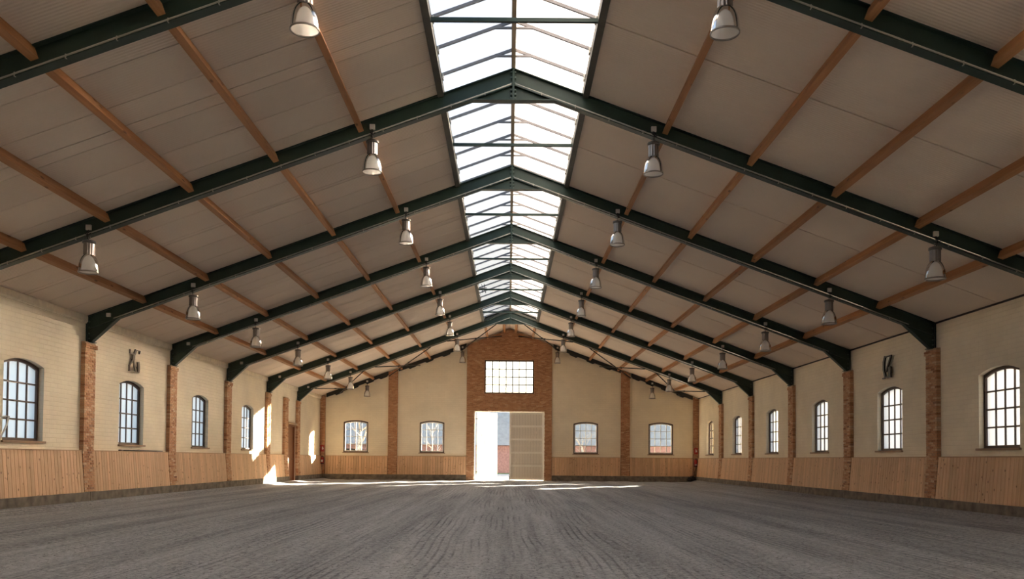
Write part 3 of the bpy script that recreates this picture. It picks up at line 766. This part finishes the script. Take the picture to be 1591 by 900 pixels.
# ------------------------------------------------------------------ wainscot of leaning planks, ledge, kerb
PH = 0.955; PT = 0.028
def plank_mesh(wd):
    mb = MB(); g = 0.0025; c = 0.007; h = wd/2
    poly = [(-h+g, PT), (-h+g, c), (-h+g+c, 0), (h-g-c, 0), (h-g, c), (h-g, PT)]
    v = [(x, y-0.155, 0) for x, y in poly] + [(x, y-0.072, PH) for x, y in poly]; n = 6
    mb.add(v, [tuple(range(n)), tuple(range(2*n-1, n-1, -1))] + [(i, n+i, n+(i+1) % n, (i+1) % n) for i in range(n)])
    return mb.mesh('plank', 'plank')
plank_cache = {}
def wainscot(side, u0, u1, label, pitch=0.135):
    L = u1-u0; n = max(1, round(L/pitch)); wd = L/n
    key = round(wd, 4)
    if key not in plank_cache: plank_cache[key] = plank_mesh(wd)
    um = (u0+u1)/2
    e = empty('wainscot', wallpos(side, um, 0.275), ROT[side]); tag(e, label, 'wainscot', 'pine plank wainscots')
    for i in range(n): put('plank', plank_cache[key], e, (-L/2+wd*(i+0.5), 0, 0))
    mb = MB(); mb.box(-L/2, L/2, -0.085, 0.0, PH, PH+0.022); mb.build('ledge', 'ledge', e)
    mb = MB(); mb.prism([(0.0, 0), (-0.118, 0), (-0.04, PH-0.004), (0.0, PH-0.004)], -L/2, L/2, 'YZ'); mb.build('backing', 'stable', e)
    return e
bay_l = {3: 'under the nearest window', 4: 'under the window with the emblem above', 5: 'under the third window', 6: 'under the fourth window', 7: 'under the fifth window', 8: 'under the farthest window'}
for k in range(3, 9):
    a, b = 5*k+0.262, 5*k+4.738
    if k == 8: b = 44.84
    wainscot('R', a, b, 'pine plank wainscot on the right wall %s' % bay_l[k])
    if k <= 6: wainscot('L', a, b, 'pine plank wainscot on the left wall %s' % (bay_l[k] if k != 6 else 'under the farthest left window'))
wainscot('L', 35.262, 37.47, 'short pine plank wainscot on the left wall before the brown door')
wainscot('L', 40.262, 44.84, 'pine plank wainscot on the left wall in the far corner')
for a, b, nm in ((-9.70, -6.42, 'in the left corner bay'), (-5.90, -2.28, 'left of the brick centre'), (2.25, 5.87, 'right of the brick centre'), (6.37, 9.68, 'in the right corner bay')):
    wainscot('B', a, b, 'orange pine plank wainscot on the far wall %s' % nm)
def kerb(name, rects, label):
    mb = MB()
    for (x0, x1, y0, y1) in rects: mb.box(x0, x1, y0, y1, -0.1, 0.272)
    struct(mb.build(name, 'kerb'), label, 'kerb')
segs = [(5*k+0.01, 5*k+4.99) for k in range(-2, 9)]
kerb('baseboard_left', [(-XW, -9.835, a, min(b, 38.2)) for a, b in segs if a < 38] + [(-XW, -9.835, 39.8, 44.83)], 'dark concrete kerb along the foot of the left wall')
kerb('baseboard_right', [(9.835, XW, a, min(b, 44.83)) for a, b in segs], 'dark concrete kerb along the foot of the right wall')
kerb('baseboard_back', [(-9.83, BX0, 44.835, 45.0), (BX1, 9.83, 44.835, 45.0)], 'dark concrete kerb along the foot of the far wall')

# cornice on the left wall only, thin shadow strip on the right
i = 0
for k in range(-2, 9):
    mb = MB(); mb.prism([(-XW, 4.23), (-9.965, 4.23), (-9.962, 4.25), (-9.935, 4.27), (-9.935, 4.385), (-9.945, 4.41), (-XW, 4.43)], 5*k+0.08, 5*k+4.92)
    i += 1; struct(mb.build('trim_%d' % i, 'cornice'), 'cream cornice along the top of the left wall', 'cornice')
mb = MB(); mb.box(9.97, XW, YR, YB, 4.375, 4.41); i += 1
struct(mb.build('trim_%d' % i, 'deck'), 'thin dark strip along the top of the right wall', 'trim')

# ------------------------------------------------------------------ doors
def leaf(e, W, H, mat='door_white', n=11):
    """white ledged door leaf; hinge edge at x=0, hall side at y=0, boards behind the rails"""
    bw = (W-0.2)/n
    mb = MB(); mb.box(-bw/2+0.004, bw/2-0.004, 0.06, 0.08, 0.05, H-0.05); me = mb.mesh('board', 'door_board')
    for i in range(n): put('board', me, e, (0.1+bw*(i+0.5), 0, 0))
    mb = MB(); mb.box(0.05, W-0.05, 0.08, 0.09, 0.05, H-0.05); mb.build('backing', 'door_gap', e)
    for x0 in (0.0, W-0.10):
        mb = MB(); mb.box(x0, x0+0.10, 0.0, 0.09, 0.02, H); mb.build('stile', mat, e)
    for j in range(6):
        z = 0.02+(H-0.14)*j/5.0
        mb = MB(); mb.box(0.10, W-0.10, 0.005, 0.062, z, z+0.10); mb.build('rail', mat, e)
    z0, z1 = 0.02+(H-0.14)*1/5+0.1, 0.02+(H-0.14)*4/5
    mb = MB(); mb.prism([(W-0.25, z0), (W-0.15, z0), (0.25, z1), (0.15, z1)], 0.03, 0.062); mb.build('brace', 'door_board', e)
DW = (DOOR[1]-DOOR[0])/2
e = empty('door_1', (DOOR[1]-0.01, YB-0.02, 0.01)); e.scale = (-1, 1, 1)
struct(e, 'closed right leaf of the tall white double door', 'door'); leaf(e, DW-0.03, 3.62)
mb = MB(); mb.box(DW-0.06, DW-0.02, -0.02, 0.01, 0.0, 0.2); mb.build('floor_bolt', 'bronze', e)
e = empty('door_2', (-1.66, YB+0.30, 0.01), math.radians(57)); struct(e, 'open sunlit left leaf of the tall white double door', 'door'); leaf(e, DW-0.03, 3.62)
for z in (0.42, 3.25):
    mb = MB(); mb.tube([(-0.16, 0.06, z), (0.0, 0.06, z), (0.35, 0.065, z)], 0.022, 6); mb.build('hinge', 'iron', e)
mb = MB(); mb.box(DOOR[0]-0.02, DOOR[0]+0.05, 44.90, 45.34, 0, DOOR[2]); mb.box(DOOR[1]-0.005, DOOR[1]+0.03, 44.90, 45.34, 0, DOOR[2]); mb.box(DOOR[0], DOOR[1], 44.905, 45.34, DOOR[2]-0.03, DOOR[2]+0.02)
i += 1; struct(mb.build('trim_%d' % i, 'door_white'), 'white painted lining of the double door opening', 'door frame')
# brown side door
e = empty('door_3', wallpos('L', (BROWN[0]+BROWN[1])/2, 0.0), ROT['L']); struct(e, 'brown wooden side door in the left wall near the far corner', 'door')
w_ = BROWN[1]-BROWN[0]; nb = 9; bw = (w_-0.16)/nb
mb = MB(); mb.box(-bw/2+0.003, bw/2-0.003, 0.10, 0.14, 0.04, BROWN[2]-0.09); me = mb.mesh('board', 'door_brown')
for j in range(nb): put('board', me, e, (-w_/2+0.08+bw*(j+0.5), 0, 0))
mb = MB(); mb.box(-w_/2, -w_/2+0.08, 0.02, 0.2, 0, BROWN[2]); mb.box(w_/2-0.08, w_/2, 0.02, 0.2, 0, BROWN[2]); mb.box(-w_/2+0.08, w_/2-0.08, 0.02, 0.2, BROWN[2]-0.08, BROWN[2]); mb.build('door_frame', 'door_brown', e)
mb = MB(); mb.box(-w_/2, w_/2, 0.135, 0.2, 0.03, BROWN[2]-0.05); mb.build('backing', 'door_brown', e)
mb = MB(); mb.tube([(0.5, 0.04, 1.05), (0.5, 0.10, 1.05)], 0.012, 8); mb.tube([(0.5, 0.045, 1.05), (0.38, 0.045, 1.05)], 0.012, 8); mb.build('door_handle', 'iron', e)
mb = MB(); mb.box(-w_/2-0.05, w_/2, -0.09, 0.02, BROWN[2], BROWN[2]+0.10); mb.build('lintel', 'sill', e)

# ------------------------------------------------------------------ wall emblems
def ribbon(mb, pts, wd, y0, y1):
    """polyline of (x, z) drawn as a flat bar of width wd"""
    wds = wd if isinstance(wd, (list, tuple)) else [wd]*len(pts)
    P = [Vector((p[0], p[1])) for p in pts]; Lf = []; Rt = []
    for i_, p in enumerate(P):
        d_ = (P[min(i_+1, len(P)-1)] - P[max(i_-1, 0)]).normalized(); nrm = Vector((-d_.y, d_.x))*wds[i_]/2
        Lf.append(p+nrm); Rt.append(p-nrm)
    for i_ in range(len(P)-1):
        mb.prism([tuple(Lf[i_]), tuple(Lf[i_+1]), tuple(Rt[i_+1]), tuple(Rt[i_])], y0, y1)
e = empty('wall_emblem', wallpos('L', 22.5, 3.36), ROT['L']); tag(e, 'brown metal letter emblem above the second window of the left wall', 'emblem')
S = [('stroke', [(-0.345, 0.553), (-0.341, 0.459), (-0.145, 0.443)], 0.035), ('spine', [(-0.009, 0.569), (-0.106, 0.426), (-0.111, 0.255), (-0.067, 0.135), (0.015, 0.018)], 0.075),
     ('stroke', [(-0.04, 0.569), (0.240, 0.570)], 0.022), ('serif', [(0.227, 0.575), (0.204, 0.49)], [0.07, 0.02]), ('stroke', [(-0.158, 0.442), (-0.189, 0.28), (-0.372, 0.124), (-0.359, -0.004)], 0.038),
     ('stroke', [(-0.391, -0.007), (0.20, -0.005)], 0.025), ('upright', [(0.148, 0.273), (0.18, 0.15), (0.172, 0.0)], 0.095)]
for nm, pts, wd in S:
    mb = MB(); ribbon(mb, pts, wd, -0.085, -0.045); mb.build(nm, 'bronze', e)
mb = MB(); mb.box(-0.13, -0.09, -0.045, 0.0, 0.28, 0.32); mb.box(0.14, 0.18, -0.045, 0.0, 0.10, 0.14); mb.build('standoff', 'iron', e)
e = empty('wall_emblem', wallpos('R', 22.5, 3.36), ROT['R']); tag(e, 'dark grey metal letter emblem above the second window of the right wall', 'emblem')
T = [('spine', [(-0.012, 0.554), (-0.091, 0.409), (-0.093, 0.214), (-0.005, 0.011)], 0.085), ('stroke', [(-0.012, 0.54), (0.354, 0.543)], 0.03), ('diagonal', [(0.341, 0.539), (0.228, 0.395), (0.048, 0.154)], [0.05, 0.06, 0.055]),
     ('upright', [(0.251, 0.257), (0.261, -0.014)], 0.13), ('stroke', [(-0.03, 0.0), (0.336, -0.016)], 0.03), ('foot', [(-0.16, -0.02), (-0.03, -0.015)], 0.03)]
for nm, pts, wd in T:
    mb = MB(); ribbon(mb, pts, wd, -0.085, -0.045); mb.build(nm, 'iron', e)
mb = MB(); mb.prism([(-0.02, 0.52), (0.20, 0.52), (0.16, 0.40), (0.02, 0.16), (-0.04, 0.22)], -0.055, -0.048); mb.build('silver_plate', 'silver', e)
mb = MB(); mb.box(-0.08, -0.04, -0.05, 0.0, 0.28, 0.32); mb.box(0.23, 0.27, -0.05, 0.0, 0.10, 0.14); mb.build('standoff', 'iron', e)

# ------------------------------------------------------------------ small things
def extinguisher(loc, label, white):
    e = empty('fire_extinguisher', loc); tag(e, label, 'extinguisher')
    mb = MB(); mb.lathe([(0.0, 0.0), (0.07, 0.0), (0.085, 0.015), (0.085, 0.30), (0.075, 0.34), (0.03, 0.37), (0.0, 0.37)], 20); mb.build('cylinder', 'red', e)
    mb = MB(); mb.lathe([(0.087, -0.012), (0.09, 0.0), (0.09, 0.03), (0.086, 0.04)], 20); mb.build('base_ring', 'black', e)
    mb = MB(); mb.tube([(0, 0, 0.36), (0, 0, 0.41)], 0.02, 8); mb.tube([(0, 0, 0.40), (0, -0.10, 0.43)], 0.012, 6); mb.tube([(0, 0, 0.40), (0, -0.09, 0.395)], 0.010, 6); mb.build('valve', 'black', e)
    mb = MB(); mb.tube([(0, 0, 0.40), (0.08, -0.02, 0.38), (0.11, -0.03, 0.25), (0.10, -0.03, 0.08)], 0.012, 6); mb.build('hose', 'black', e)
    mb = MB(); n = 8
    v = [(0.0865*math.cos(a), 0.0865*math.sin(a), z) for z in ((0.06, 0.13) if white else (0.10, 0.22)) for a in [-PI/2-0.6+1.2*j/n for j in range(n+1)]]
    mb.add(v, [(j, j+1, n+2+j, n+1+j) for j in range(n)]); mb.build('paper_label', 'white', e)
    mb = MB(); mb.box(-0.02, 0.02, 0.08, 0.12, 0.1, 0.32); mb.build('bracket', 'iron', e)
extinguisher((-9.83, 44.76, 0.80), 'red fire extinguisher hanging in the far left corner', False)
extinguisher((9.80, 44.76, 0.80), 'dark red fire extinguisher with white label in the far right corner', True)
for x, lab in ((-9.85, 'small red and white sign above the left fire extinguisher'), (9.84, 'small red and white sign above the right fire extinguisher')):
    e = empty('wall_sign', (x, 44.88, 1.45)); tag(e, lab, 'sign')
    mb = MB(); mb.box(-0.10, 0.10, -0.012, 0, 0, 0.34); mb.build('sign_plate', 'red', e)
    mb = MB(); mb.box(-0.02, 0.02, -0.016, -0.012, 0.10, 0.26); mb.box(0.03, 0.055, -0.016, -0.012, 0.12, 0.2); mb.build('sign_symbol', 'white', e)
# dark heap and cable below the right extinguisher
e = empty('rubber_bag', (9.58, 44.62, 0.0)); tag(e, 'black bag lying on the floor in the far right corner', 'bag')
bm = bmesh.new(); bmesh.ops.create_icosphere(bm, subdivisions=3, radius=1.0)
for v in bm.verts:
    nn = 1 + 0.10*math.sin(5*v.co.x+3*v.co.y)+0.08*math.sin(7*v.co.z+4*v.co.x)
    v.co = Vector((v.co.x*0.24*nn, v.co.y*0.17*nn, max(v.co.z, -0.6)*0.16*nn+0.115))
me = bpy.data.meshes.new('bag_body'); bm.to_mesh(me); bm.free(); me.materials.append(M['black']); put('bag_body', me, e)
mb = MB(); mb.tube([(-0.1, -0.02, 0.24), (-0.05, -0.06, 0.31), (0.06, -0.06, 0.31), (0.1, -0.02, 0.23)], 0.014, 6); mb.build('handle', 'black', e)
e = empty('hanging_strap', (9.78, 44.74, 0.28)); tag(e, 'dark strap hanging between the right extinguisher and the black bag', 'strap')
mb = MB(); mb.tube([(0.02, 0, 0.52), (0.02, -0.01, 0.38), (-0.05, -0.02, 0.22), (-0.03, -0.02, 0.08), (-0.10, -0.04, 0.0)], 0.018, 6); mb.build('strap', 'black', e)
# whip on the ledge below the second left window
e = empty('riding_whip', (-9.955, 23.05, 1.268)); tag(e, 'thin dark rod lying on the ledge under the second left window', 'rod')
mb = MB(); mb.tube([(0, -1.37, 0), (0, 0.9, 0), (0, 1.37, 0)], [0.017, 0.014, 0.009], 8); mb.build('shaft', 'black', e)
mb = MB(); mb.tube([(0, -1.37, 0), (0, -1.15, 0)], 0.018, 8); mb.build('grip', 'frame_brown', e)
# white bent hose at the nearest left window
o = MB(); o.tube([(0, -0.30, -0.45), (0, -0.165, -0.30), (0, -0.06, -0.16), (0, 0.0, 0.0), (0, -0.12, -0.005), (0, -0.25, -0.03)], 0.018, 8)
o = o.build('white_hose', 'white', None, (-9.75, 16.53, 1.876)); tag(o, 'thin white bent hose in front of the nearest left window', 'hose')
# opener on the skylight in the far bay
e = empty('skylight_opener', (-1.12, 32.4, 7.62)); tag(e, 'thin metal opening gear at the left edge of the far skylight', 'opener')
mb = MB(); mb.tube([(0.0, 0, 0.18), (0.06, 0, 0.05), (0.03, 0, -0.15)], 0.012, 6); mb.build('arm', 'steel_dark', e)
mb = MB(); mb.tube([(0.10, 0, 0.20), (0.12, 0, 0.0), (0.17, 0, -0.16)], 0.012, 6); mb.build('arm', 'steel_dark', e)
mb = MB(); mb.tube([(-0.05, 0, 0.02), (0.2, 0, 0.05)], 0.018, 6); mb.build('spindle', 'alu', e)

# ------------------------------------------------------------------ outside: yard building and trees seen through door and windows
e = empty('yard_building', (-4, 70, 0)); tag(e, 'low building across the yard with red wall and blue grey roof', 'building')
mb = MB(); mb.box(-20, 19, 0, 8, -0.1, 2.3); mb.build('wall', 'barn_brick', e)
mb = MB(); mb.prism([(-0.5, 2.25), (4, 6.4), (8.5, 2.25)], -20.3, 19.3, 'YZ'); mb.build('roof', 'slate', e)
mb = MB(); mb.box(-1.0, 1.0, -0.06, 0.05, 0, 1.9); mb.build('gate', 'stable', e, (-9, 0, 0))
for x in (-15, -4.5, 8.5, 14):
    f = MB(); f.box(-0.6, 0.6, -0.05, 0.05, 0, 0.9); f = f.build('window', 'frame_white', e, (x, 0, 0.9))
    mb = MB(); mb.box(-0.52, 0.52, -0.07, 0.0, 0.08, 0.82); mb.build('pane', 'stable', f)
mb = MB(); mb.box(-24, 15, 67.5, 69.9, -0.1, -0.02); o = mb.build('grass_verge', 'grass'); o['kind'] = 'structure'; o['label'] = 'strip of grass in front of the yard building'; o['category'] = 'grass'
e = empty('sun_shading_block', (24, 40, 0)); tag(e, 'long pale building added outside the right wall to shade its windows', 'building')  # loosely inferred neighbour, added and sized to keep sun off the right windows
mb = MB(); mb.box(-3.5, 3.5, -11.8, 12.0, -0.1, 4.6); mb.build('wall', 'render_white', e)
mb = MB(); mb.prism([(-3.9, 4.5), (0, 8.3), (3.9, 4.5)], -12.1, 12.3); mb.build('roof', 'slate', e)
for y in (-9, -4.5, 0, 4.5, 9):
    f = MB(); f.box(-0.06, 0.05, -0.6, 0.6, 0, 1.2); f = f.build('window', 'frame_white', e, (-3.5, y, 1.6))
    mb = MB(); mb.box(-0.08, 0.0, -0.5, 0.5, 0.1, 1.1); mb.build('pane', 'stable', f)
def tree(loc, h, label, seed, depth=5, r0=0.13):
    rnd = random.Random(seed); e = empty('bare_tree', loc); tag(e, label, 'tree', 'bare trees in the yard')
    tr = MB(); br = MB()
    def grow(mb, p, d_, L, r, lev):
        pts = [p]; q = p.copy(); dd = d_.copy(); rs = [r]
        for s_ in range(3):
            dd = (dd + Vector((rnd.uniform(-.18, .18), rnd.uniform(-.18, .18), rnd.uniform(-.02, .12)))).normalized()
            q = q + dd*L/3; pts.append(q.copy()); rs.append(r*(1-0.14*(s_+1)))
        mb.tube(pts, rs, 6 if lev > 1 else 8)
        if lev < depth:
            for j in range(3 if lev < 3 else 2):
                t = rnd.choice(pts[1:]); a = rnd.uniform(0, 2*PI)
                nd = (dd*0.55 + Vector((math.cos(a)*0.8, math.sin(a)*0.8, rnd.uniform(0.1, 0.6)))).normalized()
                grow(br, t.copy(), nd, L*rnd.uniform(0.6, 0.8), rs[-1]*0.62, lev+1)
    grow(tr, Vector((0, 0, -0.1)), Vector((0, 0, 1)), h*0.42, r0, 0)
    tr.build('trunk', 'bark', e); br.build('branches', 'bark', e)
tree((-11.0, 61, 0), 7.5, 'pale bare tree with straight trunk behind the left corner window', 5, 4, 0.22)
tree((-5.6, 60, 0), 4.8, 'pale bare branching tree behind the window left of the brick centre', 9, 5)
tree((5.7, 64, 0), 5.2, 'pale bare branching tree behind the window right of the brick centre', 12, 5)
tree((-1.8, 96, 0), 15, 'tall bare tree beyond the yard building, left of the centre window', 21, 5, 0.3)
tree((9.5, 112, 0), 16, 'tall bare tree beyond the yard building, seen at the right of the centre window', 33, 5, 0.3)
